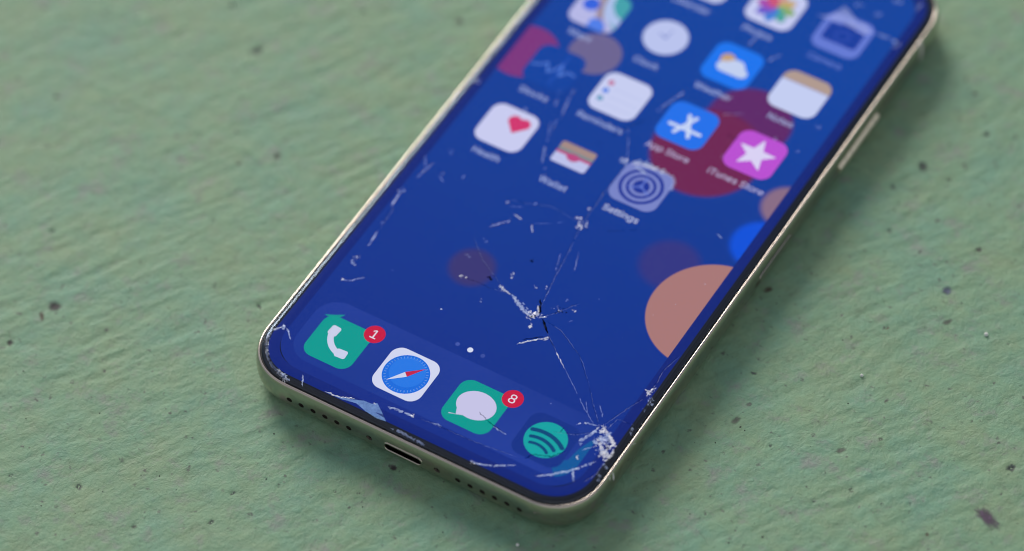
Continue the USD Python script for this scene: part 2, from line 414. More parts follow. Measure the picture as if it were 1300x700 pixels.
# side profile of the steel band: a round belly, then the lip that holds the glass, then the inner wall
belly = [(1.60, 0.30), (1.15, 0.55), (0.80, 0.95), (0.50, 1.45), (0.24, 2.1), (0.07, 2.9), (0.0, 3.8), (0.01, 4.6), (0.06, 5.3), (0.14, 5.9), (0.25, 6.4), (0.38, 6.76), (0.48, 6.95), (0.60, 7.07), (0.72, 7.11), (0.84, 7.08), (0.94, 6.98), (1.0, 6.82)]
v, fc = loft(belly + [(1.05, 6.2), (1.10, 1.4), (1.75, 0.45)], closed=True)
band = m3.Manifold(m3.Mesh(np.asarray(v, np.float32), np.asarray(fc, np.uint32)))
if band.volume() < 0:
    band = m3.Manifold(m3.Mesh(np.asarray(v, np.float32), np.asarray(fc[:, ::-1], np.uint32)))
CZ = 3.85


def rod(x, z, rad, y0, y1, seg=20):
    t = m3.Manifold.cylinder(y1 - y0, rad, rad, seg).rotate([-90, 0, 0]).translate([x, y0, z])
    return t


HOLES = [11.5 + 2.52 * i for i in range(6)]
HOLES += [W_ - x for x in HOLES]
SCREWS = [28.4, W_ - 28.4]


def stadium(w, h, y0, y1):
    ring_ = [[(w - h) / 2 * s + h / 2 * math.cos(a), h / 2 * math.sin(a)] for s, a0 in ((1, -90), (-1, 90)) for a in np.radians(a0 + np.linspace(0, 180, 17))]
    cs = m3.CrossSection([np.array(ring_)])
    return m3.Manifold.extrude(cs, y1 - y0).rotate([90, 0, 0]).translate([W_ / 2, y1, CZ])


cut = m3.Manifold.batch_boolean([rod(x, CZ, 0.56, -1, 3) for x in HOLES] + [rod(x, CZ, 0.62, -1, 3) for x in SCREWS] + [stadium(7.9, 1.9, -1, 4)], m3.OpType.Add)
side_cut = trimesh.creation.box([0.6, 12.6, 2.3]); side_cut.apply_translation([W_ + 0.05, 71.6, CZ])
band = band - cut
obj('frame', band, STEEL, phone, smooth=35, label='polished silver band round the phone')
obj('back_panel', loft([(1.70, 0.34), (1.75, 0.08), (2.1, 0.0), (2.6, 0.0)], cap=True), EDGE, phone, smooth=40)
core = m3.Manifold(m3.Mesh(*[np.asarray(a, t) for a, t in zip((lambda q: (q.vertices, q.faces))(prism(Polygon(ring(1.13)), 1.3, 6.85)), (np.float32, np.uint32))]))
core = core - stadium(8.4, 2.3, -1, 5.5)
obj('inner_body', core, BLACK, phone)
for x in HOLES:
    obj('speaker_hole', rod(x, CZ, 0.545, 0.55, 1.1), BLACK, phone)
for x in SCREWS:
    sc = obj('screw', rod(x, CZ, 0.58, 0.22, 1.1) - m3.Manifold.batch_boolean([m3.Manifold.cube([0.16, 0.5, 0.7], True).rotate([0, 72 * q, 0]).translate([x, 0.25, CZ]) for q in range(3)], m3.OpType.Add), simple('dark_screw', (0.12, 0.11, 0.10), 0.35, 1.0), phone)
pr = obj('charging_port', stadium(7.86, 1.86, 0.9, 5.4) - stadium(7.6, 1.6, 0.0, 5.1), BLACK, phone)
pth_ = np.array([[W_ / 2 + (7.9 - 1.9) / 2 * s_ + 0.97 * math.cos(a_), CZ + 0.97 * math.sin(a_)] for s_, a0 in ((1, -90), (-1, 90)) for a_ in np.radians(a0 + np.linspace(0, 180, 17))])
nb_ = len(pth_); bead, bf = [], []
for i_ in range(nb_):
    o_ = pth_[i_] - [W_ / 2 + np.clip(pth_[i_][0] - W_ / 2, -3.0, 3.0), CZ]; o_ /= np.linalg.norm(o_)
    for q_ in np.radians(np.arange(0, 360, 45)):
        e_ = pth_[i_] + o_ * 0.20 * math.cos(q_)
        bead.append((e_[0], 0.05 + 0.20 * math.sin(q_), e_[1]))
    for j_ in range(8):
        i2 = (i_ + 1) % nb_
        bf += [(i_ * 8 + j_, i2 * 8 + j_, i2 * 8 + (j_ + 1) % 8), (i_ * 8 + j_, i2 * 8 + (j_ + 1) % 8, i_ * 8 + (j_ + 1) % 8)]
obj('port_rim', (np.array(bead), np.array(bf)), STEEL, pr, smooth=True)


# side button, card tray, volume button, aerial bands
def side_bar(y0, y1, h, x_in, x_out, z=CZ, rnd=0.45, shrink=0.85):
    hh = h / 2
    sh = box(y0, -hh, y1, hh).buffer(-rnd).buffer(rnd, 8)
    t = prism(sh, 0, abs(x_out - x_in))
    q = np.array(t.vertices)
    outer = q[:, 2] > 1e-6
    q[outer, 1] *= shrink
    q[outer, 0] = (y0 + y1) / 2 + (q[outer, 0] - (y0 + y1) / 2) * (1 - 0.25 / (y1 - y0))
    sgn = 1 if x_out > x_in else -1
    t.vertices = np.c_[x_in + sgn * q[:, 2], q[:, 0], z + sgn * q[:, 1]]
    return t


obj('side_button', side_bar(95.9, 111.4, 2.7, W_ - 0.25, W_ + 0.42, shrink=0.40), BUTTON, phone, smooth=30)
obj('volume_button', side_bar(92.9, 103.4, 2.7, 0.4, -0.45), BUTTON, phone, smooth=30)
ty0, ty1 = 65.4, 77.7
slot = side_bar(ty0 - 0.12, ty1 + 0.12, 2.84, W_ - 0.4, W_ + 0.018, rnd=1.1)
tr = obj('card_tray', side_bar(ty0, ty1, 2.6, W_ - 0.2, W_ + 0.10, rnd=1.0, shrink=0.8), STEEL, phone, smooth=30)
obj('tray_gap', slot, RUBBER, tr)
BANDM = simple('aerial_plastic', (0.42, 0.40, 0.38), 0.4)


def aerial(axis, pos, sgn):
    prof = [(i - 0.015, z) for i, z in belly[1:-1]]
    a, b = [], []
    for i, z in prof:
        e = (W_ - i) if sgn > 0 else i
        eb = i if sgn < 0 else (W_ - i)
        if axis == 'x':
            a.append((eb, pos - 0.5, z)); b.append((eb, pos + 0.5, z))
        else:
            a.append((pos - 0.5, i, z)); b.append((pos + 0.5, i, z))
    v = np.array(a + b); n = len(a)
    F = []
    for i in range(n - 1):
        F += [(i, i + 1, n + i + 1), (i, n + i + 1, n + i)]
    F = np.array(F)
    if (axis == 'x' and sgn > 0) or axis == 'y':
        F = F[:, ::-1] if axis == 'x' else F
    return v, F


for axis, pos, sgn in (('x', H_ - 14.5, 1), ('x', H_ - 14.5, -1)):
    obj('aerial_band', aerial(axis, pos, sgn), BANDM, phone)

# glass edge, border, display
obj('gasket', loft([(0.97, 6.95), (1.10, 6.98)]), RUBBER, phone)
glass_profile = [(1.06, 6.93), (1.08, 7.10), (1.16, 7.28), (1.32, 7.43), (1.55, 7.545), (1.72, 7.60), (1.90, 7.618), (2.4, 7.655), (3.0, 7.69), (3.6, 7.70)]
glass = obj('cover_glass', loft(glass_profile, cap=True), GLASS, phone, smooth=40, label='cracked cover glass')
brd = obj('black_border', loft([(i + 0.03, z - 0.05) for i, z in glass_profile[:5]] + [(1.85, 7.5)]), EDGE, phone, smooth=40)
obj('dark_border', loft([(1.80, 7.503), (2.05, 7.565), (2.36, 7.578)]), BORDER, brd)
obj('painted_sky_margin', loft([(2.34, 7.580), (4.35, 7.586)]), glow((29, 47, 128)), brd)  # unlit border; the blue sky reflected there is painted as a glow
DZ = 7.59
SCREEN = box(4.25, 4.25, W_ - 4.25, H_ - 4.25).buffer(-6.4).buffer(6.4, 24)
wall = M('pixels_wallpaper', {  # black wallpaper; the reflected blue of the sky is painted into its emission
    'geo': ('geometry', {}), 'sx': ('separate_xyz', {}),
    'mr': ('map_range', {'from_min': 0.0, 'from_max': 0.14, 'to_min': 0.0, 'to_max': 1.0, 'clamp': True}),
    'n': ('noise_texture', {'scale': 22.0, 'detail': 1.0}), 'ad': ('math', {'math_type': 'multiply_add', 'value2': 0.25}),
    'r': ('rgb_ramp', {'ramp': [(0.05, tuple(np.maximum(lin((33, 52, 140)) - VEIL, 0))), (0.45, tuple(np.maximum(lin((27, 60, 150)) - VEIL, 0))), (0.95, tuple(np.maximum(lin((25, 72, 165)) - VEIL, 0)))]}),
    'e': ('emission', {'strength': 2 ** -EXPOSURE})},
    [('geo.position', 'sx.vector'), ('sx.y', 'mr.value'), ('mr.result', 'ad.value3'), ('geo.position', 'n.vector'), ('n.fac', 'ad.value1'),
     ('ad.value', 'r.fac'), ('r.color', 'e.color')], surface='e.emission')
display = obj('display', flat(SCREEN, DZ), wall, phone, label='lit screen with black wallpaper, reflected sky blue painted into its glow')


def soft_disc(cx, cy, rad, rgb, step, blur):
    """A disc of the wallpaper; blur is the share of its radius over which its rim melts into the blue."""
    key = 'pixels_disc_%d_%d' % (cx * 10, cy * 10)
    R = rad * (1 + blur / 2)
    e = np.maximum(lin(rgb) - VEIL, 0) / 2 ** EXPOSURE
    m = M(key, {'geo': ('geometry', {}), 'mp': ('mapping', {'location': (-cx / R, -cy / R, 0), 'scale': (1000 / R, 1000 / R, 0)}),
                'gr': ('gradient_texture', {'gradient_type': 'spherical'}),
                'mr': ('map_range', {'range_type': 'smoothstep', 'from_min': 0.0, 'from_max': blur / (1 + blur / 2), 'to_min': 0.0, 'to_max': 1.0, 'clamp': True}),
                'e': ('emission', {'color': tuple(e), 'strength': 1.0}), 't': ('transparent_bsdf', {}), 'mx': ('mix_closure', {})},
          [('geo.position', 'mp.vector'), ('mp.vector', 'gr.vector'), ('gr.fac', 'mr.value'), ('mr.result', 'mx.fac'), ('t.BSDF', 'mx.closure1'), ('e.emission', 'mx.closure2')], surface='mx.closure')
    obj('wallpaper_circle', flat(Point(cx, cy).buffer(R, 48).intersection(SCREEN), DZ + step), m, display)


for cx, cy, rad, rgb, st, bl in ((69.2, 51.3, 12.2, (172, 124, 126), 0.012, 0.03), (52.2, 95.2, 8.2, (98, 46, 112), 0.006, 0.16), (49.1, 84.6, 10.6, (114, 44, 92), 0.0075, 0.14), (25.6, 39.6, 4.3, (62, 60, 124), 0.006, 0.45), (56.4, 58.0, 5.6, (56, 60, 138), 0.006, 0.45),
                                 (6.6, 89.6, 6.6, (128, 58, 132), 0.006, 0.06), (18.6, 95.6, 5.2, (112, 104, 152), 0.008, 0.06), (68.4, 80.4, 4.8, (140, 112, 140), 0.010, 0.35), (68.4, 70.1, 5.5, (14, 86, 224), 0.008, 0.35)):
    soft_disc(cx, cy, rad, rgb, st, bl)

# dock panel and page dots
dk = lambda pt: 4.25 + pt * PT
dock_shape = box(dk(13), dk(13), dk(375 - 13), 21.2).buffer(-4.6).buffer(4.6, 20)
obj('dock_panel', flat(dock_shape, DZ + 0.014), M('pixels_dock', {'geo': ('geometry', {}), 'n': ('noise_texture', {'scale': 30.0, 'detail': 1.0}),
    'r': ('rgb_ramp', {'ramp': [(0.3, tuple(lin((34, 60, 147)) - VEIL)), (0.7, tuple(lin((41, 67, 160)) - VEIL))]}), 'e': ('emission', {'strength': 2 ** -EXPOSURE})},
    [('geo.position', 'n.vector'), ('n.fac', 'r.fac'), ('r.color', 'e.color')], surface='e.emission'), display)
bleed = Polygon([at(*q) for q in [(700, 588), (722, 585), (735, 572), (752, 560), (764, 566), (768, 578), (758, 594), (742, 608), (722, 612), (705, 606)]]).buffer(-0.5).buffer(0.7)
obj('bleed_and_refraction', flat(bleed.intersection(dock_shape.buffer(0.4)), DZ + 0.018), glow((28, 92, 160)), display)
for (px, py), rgb, rad in zip([(581, 437), (597, 444.5), (613, 452)], [(70, 90, 175), (215, 222, 248), (62, 82, 165)], (0.42, 0.55, 0.42)):
    x, y = at(px, py)
    obj('page_dot', flat(Point(x, y).buffer(rad, 16), DZ + 0.016), glow(rgb), display)

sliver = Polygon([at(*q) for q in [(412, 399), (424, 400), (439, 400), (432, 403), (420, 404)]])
obj('bleed_and_refraction', flat(sliver, DZ + 0.020), glow((30, 150, 150)), display)  # call tile refracted by the cracked glass, painted as lit pixels

WHITE = (200, 206, 243)
COLS = [57, 144, 231, 318]
ROWS = {1: 97.9, 2: 201.3, 3: 304.7, 4: 408.2, 5: 760.1}
IZ = DZ + 0.022
tile = box(-30, -30, 30, 30).buffer(-13.6).buffer(13.6, 20)


def place(shape, c, r):
    return affinity.translate(affinity.scale(shape, PT, PT, origin=(0, 0)), 4.25 + COLS[c] * PT, 4.25 + (812 - ROWS[r]) * PT)


def icon(name, c, r, rgb, label, glyphs, caption=None, base=tile, cap_rgb=(176, 190, 238)):
    """One app tile > its glyphs (name, shape in points round the tile's centre, colour) and its caption."""
    p = obj(name, flat(place(base, c, r), IZ), glow(rgb), phone, label=label)
    for i, (gn, gs, gc) in enumerate(glyphs):
        obj(gn, flat(place(gs, c, r), IZ + 0.006 + 0.004 * i), glow(gc), p)
    if caption:
        t = meshkit.text_mesh(caption, 8.6, 0.01)
        v = np.array(t.vertices)
        x0 = (v[:, 0].min() + v[:, 0].max()) / 2
        v[:, 0] = (v[:, 0] - x0) * PT + 4.25 + COLS[c] * PT
        v[:, 1] = (v[:, 1] - 4.3 - 44.5) * PT + 4.25 + (812 - ROWS[r]) * PT
        v[:, 2] = IZ + v[:, 2] * 0.5
        obj('caption', trimesh.Trimesh(v, t.faces, process=False), glow(cap_rgb), p)
    return p


def arc(cx, cy, rad, a0, a1, w, n=24, cap='round'):
    a = np.radians(np.linspace(a0, a1, n))
    return LineString(np.c_[cx + rad * np.cos(a), cy + rad * np.sin(a)]).buffer(w / 2, cap_style=cap)


def ell(cx, cy, rx, ry, rot=0):
    return affinity.translate(affinity.rotate(affinity.scale(Point(0, 0).buffer(1, 24), rx, ry), rot, origin=(0, 0)), cx, cy)


def line(pts, w, cap='round'):
    return LineString(pts).buffer(w / 2, cap_style=cap)


GREEN = (22, 158, 150)
RED = (202, 38, 78)


def badge(p, c, r, ch):
    cx, cy = 4.25 + (COLS[c] + 29) * PT, 4.25 + (812 - ROWS[r] + 29) * PT
    obj('badge', flat(Point(cx, cy).buffer(11.8 * PT, 32), IZ + 0.022), glow(RED), p, label='red counter badge')
    t = meshkit.text_mesh(ch, 11.5, 0.01)
    v = np.array(t.vertices)
    v[:, :2] = (v[:, :2] - (v[:, :2].min(0) + v[:, :2].max(0)) / 2) * PT + (cx, cy)
    v[:, 2] = IZ + 0.026 + v[:, 2] * 0.5
    obj('badge_number', trimesh.Trimesh(v, t.faces, process=False), glow((232, 222, 240)), p)


# dock: call, browser, messages, music
hand = unary_union([arc(14, 14, 27.0, 176, 274, 7.0, cap='flat'),
                    affinity.translate(affinity.rotate(box(-5.6, -6.6, 5.6, 6.6).buffer(-2.6).buffer(2.6), -4, origin=(0, 0)), -11.4, 11.6),
                    affinity.translate(affinity.rotate(box(-6.6, -5.6, 6.6, 5.6).buffer(-2.6).buffer(2.6), 4, origin=(0, 0)), 11.6, -11.4)]).buffer(1.2).buffer(-1.2)
p = icon('call_icon', 0, 5, GREEN, 'teal green tile with white telephone handset', [('handset', hand, (205, 212, 240))])
badge(p, 0, 5, '1')
ticks = unary_union([line([(21.6 * math.cos(a), 21.6 * math.sin(a)), (24.2 * math.cos(a), 24.2 * math.sin(a))], 0.7, 'flat') for a in np.radians(np.arange(0, 360, 9))])
n1 = affinity.rotate(Polygon([(-3.4, 0), (0, 22.5), (3.4, 0)]), -42, origin=(0, 0))
n2 = affinity.rotate(Polygon([(-3.4, 0), (0, -22.5), (3.4, 0)]), -42, origin=(0, 0))
icon('browser_icon', 1, 5, (212, 218, 246), 'white tile with blue compass', [('compass_dial', Point(0, 0).buffer(26, 40), (36, 112, 226)), ('dial_light', Point(0, 3).buffer(20, 40), (46, 124, 234)), ('dial_ticks', ticks, (120, 165, 236)), ('red_needle', n1, (196, 46, 84)), ('white_needle', n2, (208, 216, 244))])
bub = unary_union([ell(0, 2, 22.5, 18.5), Polygon([(-17, -8), (-12.5, -18.5), (-21, -20.5), (-5, -15)]).buffer(0.6)])
p = icon('message_icon', 2, 5, GREEN, 'teal green tile with white speech bubble', [('speech_bubble', bub, (202, 200, 236))])
badge(p, 2, 5, '8')
waves = [arc(-1.5, -34, 41.5, 58, 116, 5.0), arc(-1.5, -33, 31.5, 58, 117, 4.3), arc(-1.5, -32, 22.5, 57, 118, 3.6)]
waves = affinity.rotate(unary_union(waves), -6, origin=(0, 0))
icon('music_icon', 3, 5, (31, 57, 142), 'dark tile with teal disc and three curved bars', [('teal_disc', Point(0, 0).buffer(23.5, 40), (30, 166, 168)), ('curved_bars', waves, (22, 78, 128))])

# row 4
heart = unary_union([ell(-4.6, 4.2, 6.0, 6.0), ell(4.6, 4.2, 6.0, 6.0), Polygon([(-10.0, 1.6), (0, -9.6), (10.0, 1.6), (4, 6), (-4, 6)])]).buffer(-0.8).buffer(0.8)
icon('health_icon', 0, 4, (205, 208, 246), 'white tile with pink heart', [('heart', affinity.translate(affinity.scale(heart, 1.28, 1.28), 8.5, 8), (212, 60, 118))], 'Health')
wl = box(-22, -16, 22, 16).buffer(-3).buffer(3)
icon('wallet_icon', 1, 4, (178, 186, 232), 'small card wallet with striped cards', [
    ('tan_card', wl.intersection(box(-22, 6, 22, 16)), (168, 142, 140)), ('green_card', wl.intersection(box(-22, 2, 22, 6.5)), (120, 142, 150)), ('pink_card', unary_union([wl.intersection(box(-22, -2, 22, 2.5)), ell(0, -1.5, 9, 5.5)]), (188, 78, 136)),
    ('pocket', wl.intersection(box(-22, -16, 22, -1.6)).difference(ell(0, -1, 8, 6)), (192, 198, 240))], 'Wallet', base=wl)
NAVY = (38, 60, 158)
rings_g = unary_union([Point(0, 0).buffer(25.5, 40).difference(Point(0, 0).buffer(21.5, 40)), Point(0, 0).buffer(17.2, 40).difference(Point(0, 0).buffer(13.6, 40)), Point(0, 0).buffer(9.6, 32)])
spokes = unary_union([line([(0, 0), (14 * math.cos(a), 14 * math.sin(a))], 2.0) for a in np.radians((90, 210, 330))] + [Point(0, 0).buffer(2.4)])
icon('settings_icon', 2, 4, (124, 136, 205), 'grey blue tile with dark gear rings', [('gear_rings', rings_g, NAVY), ('gear_spokes', spokes, (98, 120, 210))], 'Settings', cap_rgb=(205, 212, 246))

# row 3
icon('stocks_icon', 0, 3, (20, 70, 165), 'black tile with jagged light line, painted blue for the reflected sky', [('chart_line', line([(-26, -6), (-16, -2), (-10, 4), (-4, -9), (2, -2), (7, 10), (11, -8), (18, 2), (27, 0)], 2.0), (92, 134, 226)), ('chart_marker', line([(7, -24), (7, 24)], 1.2), (46, 96, 205))], 'Stocks')  # black tile; reflected sky blue put into its pixels
lines_ = unary_union([line([(-12, y), (25, y)], 0.8, 'flat') for y in (6.5, -6.5, -18)])
icon('reminders_icon', 1, 3, (203, 210, 247), 'white list tile with three coloured dots', [('list_lines', lines_, (184, 194, 238)), ('red_dot', ell(-19, 13, 3.6, 3.6), (196, 104, 150)), ('blue_dot', ell(-19, 0, 3.8, 3.8), (80, 132, 236)), ('teal_dot', ell(-19, -13, 3.6, 3.6), (78, 152, 190))], 'Reminders')
A_ = unary_union([line([(-9, -17), (4.5, 12)], 4.6), line([(9, -17), (-4.5, 12)], 4.6), line([(-19, -8), (19, -8)], 4.6)])
icon('store_icon', 2, 3, (40, 116, 240), 'bright blue tile with white letter made of sticks', [('stick_letter', affinity.translate(A_, 0, 2), (206, 220, 252))], 'App Store', cap_rgb=(196, 190, 232))
a = np.radians(90 + 36 * np.arange(10))
star = Polygon(np.c_[np.where(np.arange(10) % 2, 9.0, 22.0) * np.cos(a), np.where(np.arange(10) % 2, 9.0, 22.0) * np.sin(a)]).buffer(0.8)
icon('star_icon', 3, 3, (190, 84, 216), 'purple tile with white star', [('white_star', star, (222, 214, 250))], 'iTunes Store', cap_rgb=(196, 190, 232))

# row 2
rd = line([(0, 32), (4, 10), (16, -4), (32, -10)], 13)
icon('map_icon', 0, 2, (186, 188, 236), 'map tile with green park, road and blue square', [('park', tile.intersection(Polygon([(-2, 32), (4, 6), (18, -12), (32, -22), (32, 32)])), (72, 166, 178)), ('road', tile.intersection(rd), (176, 196, 240)),
     ('tan_street', tile.intersection(line([(-6, 32), (-2, 6), (6, -12), (20, -30)], 8)), (160, 142, 160)), ('blue_block', tile.intersection(Polygon([(-2, -30), (-2, -16), (8, -12), (18, -20), (20, -31)])), (84, 130, 238)), ('blue_shield', ell(-13, 3, 10, 10), (56, 102, 228))], 'Maps')
icon('clock_icon', 1, 2, (190, 200, 244), 'round white clock face', [('clock_hands', unary_union([line([(0, 0), (2, 13)], 1.4), line([(0, 0), (-9, 2)], 1.8), Point(0, 0).buffer(2)]), (120, 136, 205))], 'Clock', base=Point(0, 0).buffer(26.5, 40))
cloud = unary_union([ell(-8, -5, 9, 8), ell(4, 0, 11.5, 10.5), ell(14, -6, 8, 7), box(-8, -13, 15, -5)])
icon('weather_icon', 2, 2, (34, 120, 244), 'blue tile with sun behind white cloud', [('sun_disc', ell(-9, 6, 9, 9), (200, 164, 130)), ('cloud', cloud, (198, 212, 246))], 'Weather')
icon('notes_icon', 3, 2, (200, 210, 248), 'white notepad tile with tan top strip', [('tan_strip', tile.intersection(box(-30, 14, 30, 30)), (180, 158, 150)), ('strip_edge', tile.intersection(box(-30, 12.6, 30, 14)), (168, 176, 224))], 'Notes')

# row 1
icon('calendar_icon', 1, 1, (196, 204, 244), 'white calendar tile at the picture\'s top edge', [('date_line', box(-12, -14, -9, 12).union(box(4, -14, 14, -11)), (110, 120, 190))], 'Calendar')
pet = [affinity.rotate(ell(0, 12, 6.6, 12), -45 * i, origin=(0, 0)) for i in range(8)]
pc = [(206, 150, 160), (200, 172, 120), (140, 176, 120), (80, 166, 160), (70, 132, 220), (110, 96, 210), (170, 80, 180), (206, 90, 130)]
icon('photos_icon', 2, 1, (200, 206, 246), 'white tile with eight coloured petals', [('petal', q, c) for q, c in zip(pet, pc)], 'Photos')
body = unary_union([box(-22, -15, 22, 13).buffer(-4).buffer(4), box(-9, 10, 9, 18).buffer(-2).buffer(2)])
icon('camera_icon', 3, 1, (104, 126, 218), 'grey blue tile with dark camera', [('camera_body', body, (32, 66, 165)), ('lens_ring', Point(0, -2).buffer(9.5, 32).difference(Point(0, -2).buffer(7.2, 32)), (52, 82, 184))], 'Camera', cap_rgb=(112, 136, 222))

# ------------------------------------------------------------------ cracks and chips in the glass
def glass_z(P):
    """Height of the glass top at points P (n, 2)."""
    P = np.asarray(P, float)
    prof = np.array(glass_profile)
    qx, qy = np.abs(P[:, 0] - W_ / 2) - (W_ / 2 - RAD), np.abs(P[:, 1] - H_ / 2) - (H_ / 2 - RAD)
    dist = np.minimum(np.maximum(qx, qy), 0) + np.hypot(np.maximum(qx, 0), np.maximum(qy, 0)) - RAD
    return np.interp(-dist, prof[:, 0], prof[:, 1], left=7.0)


def crack(pts, w, mat=None, gaps=0.0, jit=0.06, name='glass_crack', taper=True, seed=0):
    """A crack along picture points, w millimetres wide: a ragged low ridge on the glass, with gaps."""
    rg = np.random.default_rng(int(pts[0][0] * 7 + pts[-1][1] * 13 + seed))
    P = np.array([at(*q, 7.7) for q in pts])
    L = np.r_[0, np.cumsum(np.linalg.norm(np.diff(P, axis=0), axis=1))]
    n = max(6, int(L[-1] / 0.28))
    t = np.linspace(0, L[-1], n)
    C = np.c_[np.interp(t, L, P[:, 0]), np.interp(t, L, P[:, 1])]
    T = np.gradient(C, axis=0); T /= np.linalg.norm(T, axis=1, keepdims=True) + 1e-9
    N = np.c_[-T[:, 1], T[:, 0]]
    C = C + N * (jit * rg.standard_normal(n) * min(1, w * 3 + 0.3))[:, None]
    ww = w * (0.45 + 0.9 * rg.random(n)) / 2
    if taper:
        ww = ww * np.clip(np.minimum(np.arange(n), np.arange(n)[::-1]) / (0.15 * n) + 0.15, 0.15, 1)
    zz = glass_z(C)
    a, b = C + N * ww[:, None], C - N * ww[:, None]
    v = np.vstack([np.c_[a, glass_z(a) + 0.006], np.c_[C + N * (ww * (rg.random(n) - .5))[:, None], zz + 0.012 + 0.03 * rg.random(n) * min(1, w * 4)], np.c_[b, glass_z(b) + 0.006]])
    F = []
    on = True
    for i in range(n - 1):
        if gaps and rg.random() < 0.45:
            on = rg.random() > gaps
        if on:
            F += [(i, n + i, n + i + 1), (i, n + i + 1, i + 1), (n + i, 2 * n + i, 2 * n + i + 1), (n + i, 2 * n + i + 1, n + i + 1)]
    if F:
        obj(name, (v, np.array(F)), mat or CRACK, glass)


def shards(px, py, rx, ry, count, size, mat=None, deg=0, name='glass_chip', tilt=0.35, seed=0):
    """Splinters of crushed glass spread over an ellipse of the picture."""
    rg = np.random.default_rng(int(px * 31 + py * 17 + seed))
    v, F = [], []
    cs, sn = math.cos(math.radians(deg)), math.sin(math.radians(deg))
    for _ in range(count):
        rr_, th = rg.random() ** 0.7, rg.random() * 2 * np.pi
        ex, ey = rr_ * rx * math.cos(th), rr_ * ry * math.sin(th)
        c = at(px + ex * cs - ey * sn, py + ex * sn + ey * cs, 7.7)
        s = size * (0.35 + rg.random() * 0.9)
        k_ = rg.integers(3, 6)
        a_ = np.sort(rg.random(k_)) * 2 * np.pi
        st = 0.45 + 0.55 * rg.random(); o = rg.random() * np.pi
        q = np.c_[s * np.cos(a_), s * st * np.sin(a_)]
        q = q @ np.array([[math.cos(o), -math.sin(o)], [math.sin(o), math.cos(o)]]) + c
        g_ = rg.standard_normal(2) * tilt
        z = glass_z(q) + 0.015 + (q - c) @ g_ * 0.35
        z = np.maximum(z, glass_z(q) + 0.004)
        b = len(v)
        v += list(np.c_[q, z])
        F += [(b, b + i, b + i + 1) for i in range(1, k_ - 1)]
    obj(name, (np.array(v), np.array(F)), mat or CRACK, glass)


# the point of impact and what leaves it
shards(678, 401, 11, 6, 34, 0.42, deg=-5)
shards(679, 402, 8, 5, 12, 0.30, CRACK_DARK, seed=3)
crack([(650, 374), (656, 383), (664, 393), (674, 402)], 0.75, CRACK_HAZE, taper=True)
crack([(651, 375), (657, 385), (666, 396), (674, 402)], 0.22, gaps=0.2)
crack([(633, 363), (641, 369), (649, 374)], 0.30, gaps=0.35)
shards(637, 366, 5, 3, 7, 0.40, deg=30)
crack([(660, 380), (668, 390), (676, 398)], 0.18, CRACK_HAZE, gaps=0.4)
crack([(686, 380), (686, 390), (685, 399)], 0.42, CRACK_DARK)
crack([(683, 388), (684, 398)], 0.4)
crack([(688, 405), (692, 414), (695, 424)], 0.36, CRACK_DARK)
crack([(684, 404), (694, 402)], 0.3)
crack([(656, 437), (672, 433), (690, 430), (697, 429)], 0.26, gaps=0.2)
crack([(664, 431), (680, 429), (690, 427)], 0.2, CRACK_DARK)
shards(692, 430, 6, 2.5, 8, 0.32)
shards(673, 414, 3, 3, 5, 0.38)
shards(682, 364, 2, 3, 3, 0.34); shards(694, 366, 3, 2, 3, 0.32)
shards(711, 395, 11, 5, 9, 0.34, CRACK_DARK); shards(706, 393, 9, 4, 8, 0.28); shards(720, 381, 4, 2, 4, 0.3, CRACK_FAINT); shards(728, 394, 2, 4, 4, 0.3); shards(725, 409, 3, 3, 3, 0.28, CRACK_FAINT)
crack([(587, 352), (600, 356), (612, 361), (624, 367)], 0.16, CRACK_SHADE)
shards(589, 352, 5, 2.5, 8, 0.34); shards(623, 353, 3, 3, 5, 0.42, CRACK_DARK); shards(651, 350, 5, 5, 8, 0.30); shards(611, 381, 2, 2, 2, 0.26); shards(675, 330, 3, 3, 4, 0.3, CRACK_DARK)
shards(594, 324, 4, 3, 5, 0.3, CRACK_FAINT); shards(617, 307, 5, 3, 6, 0.34, CRACK_FAINT, deg=40)
# the long crack to the lower right corner
crack([(706, 447), (711, 457), (717, 468)], 0.22)
crack([(717, 468), (727, 488), (740, 515), (757, 545)], 0.14, CRACK_FAINT, gaps=0.15)
crack([(744, 510), (746, 525)], 0.12, CRACK_FAINT); crack([(762, 515), (765, 530)], 0.18, CRACK_FAINT)
crack([(696, 427), (703, 440)], 0.12, CRACK_SHADE)
crack([(735, 320), (729, 345)], 0.12, CRACK_FAINT, gaps=0.2); crack([(712, 322), (705, 345)], 0.12, CRACK_FAINT, gaps=0.3)
# bright chip below the wallet tile and splinters round it
shards(737, 286, 8, 6, 16, 0.42, deg=-20); shards(735, 278, 3, 3, 4, 0.36); shards(750, 265, 3, 2, 3, 0.3); shards(735, 288, 6, 4, 3, 0.25, CRACK_DARK)
crack([(652, 272), (657, 275), (662, 279)], 0.24); shards(645, 281, 2, 2, 3, 0.36); crack([(621, 288), (632, 285), (642, 281)], 0.14, gaps=0.2); shards(645, 256, 2, 2, 3, 0.3)
crack([(646, 262), (664, 263)], 0.12, CRACK_FAINT); crack([(675, 285), (676, 296)], 0.26); crack([(676, 284), (698, 284), (716, 282)], 0.09, CRACK_FAINT, gaps=0.5)
crack([(720, 290), (770, 294), (815, 292)], 0.12, CRACK_SHADE, gaps=0.3)
shards(681, 259, 4, 3, 4, 0.28, CRACK_FAINT)
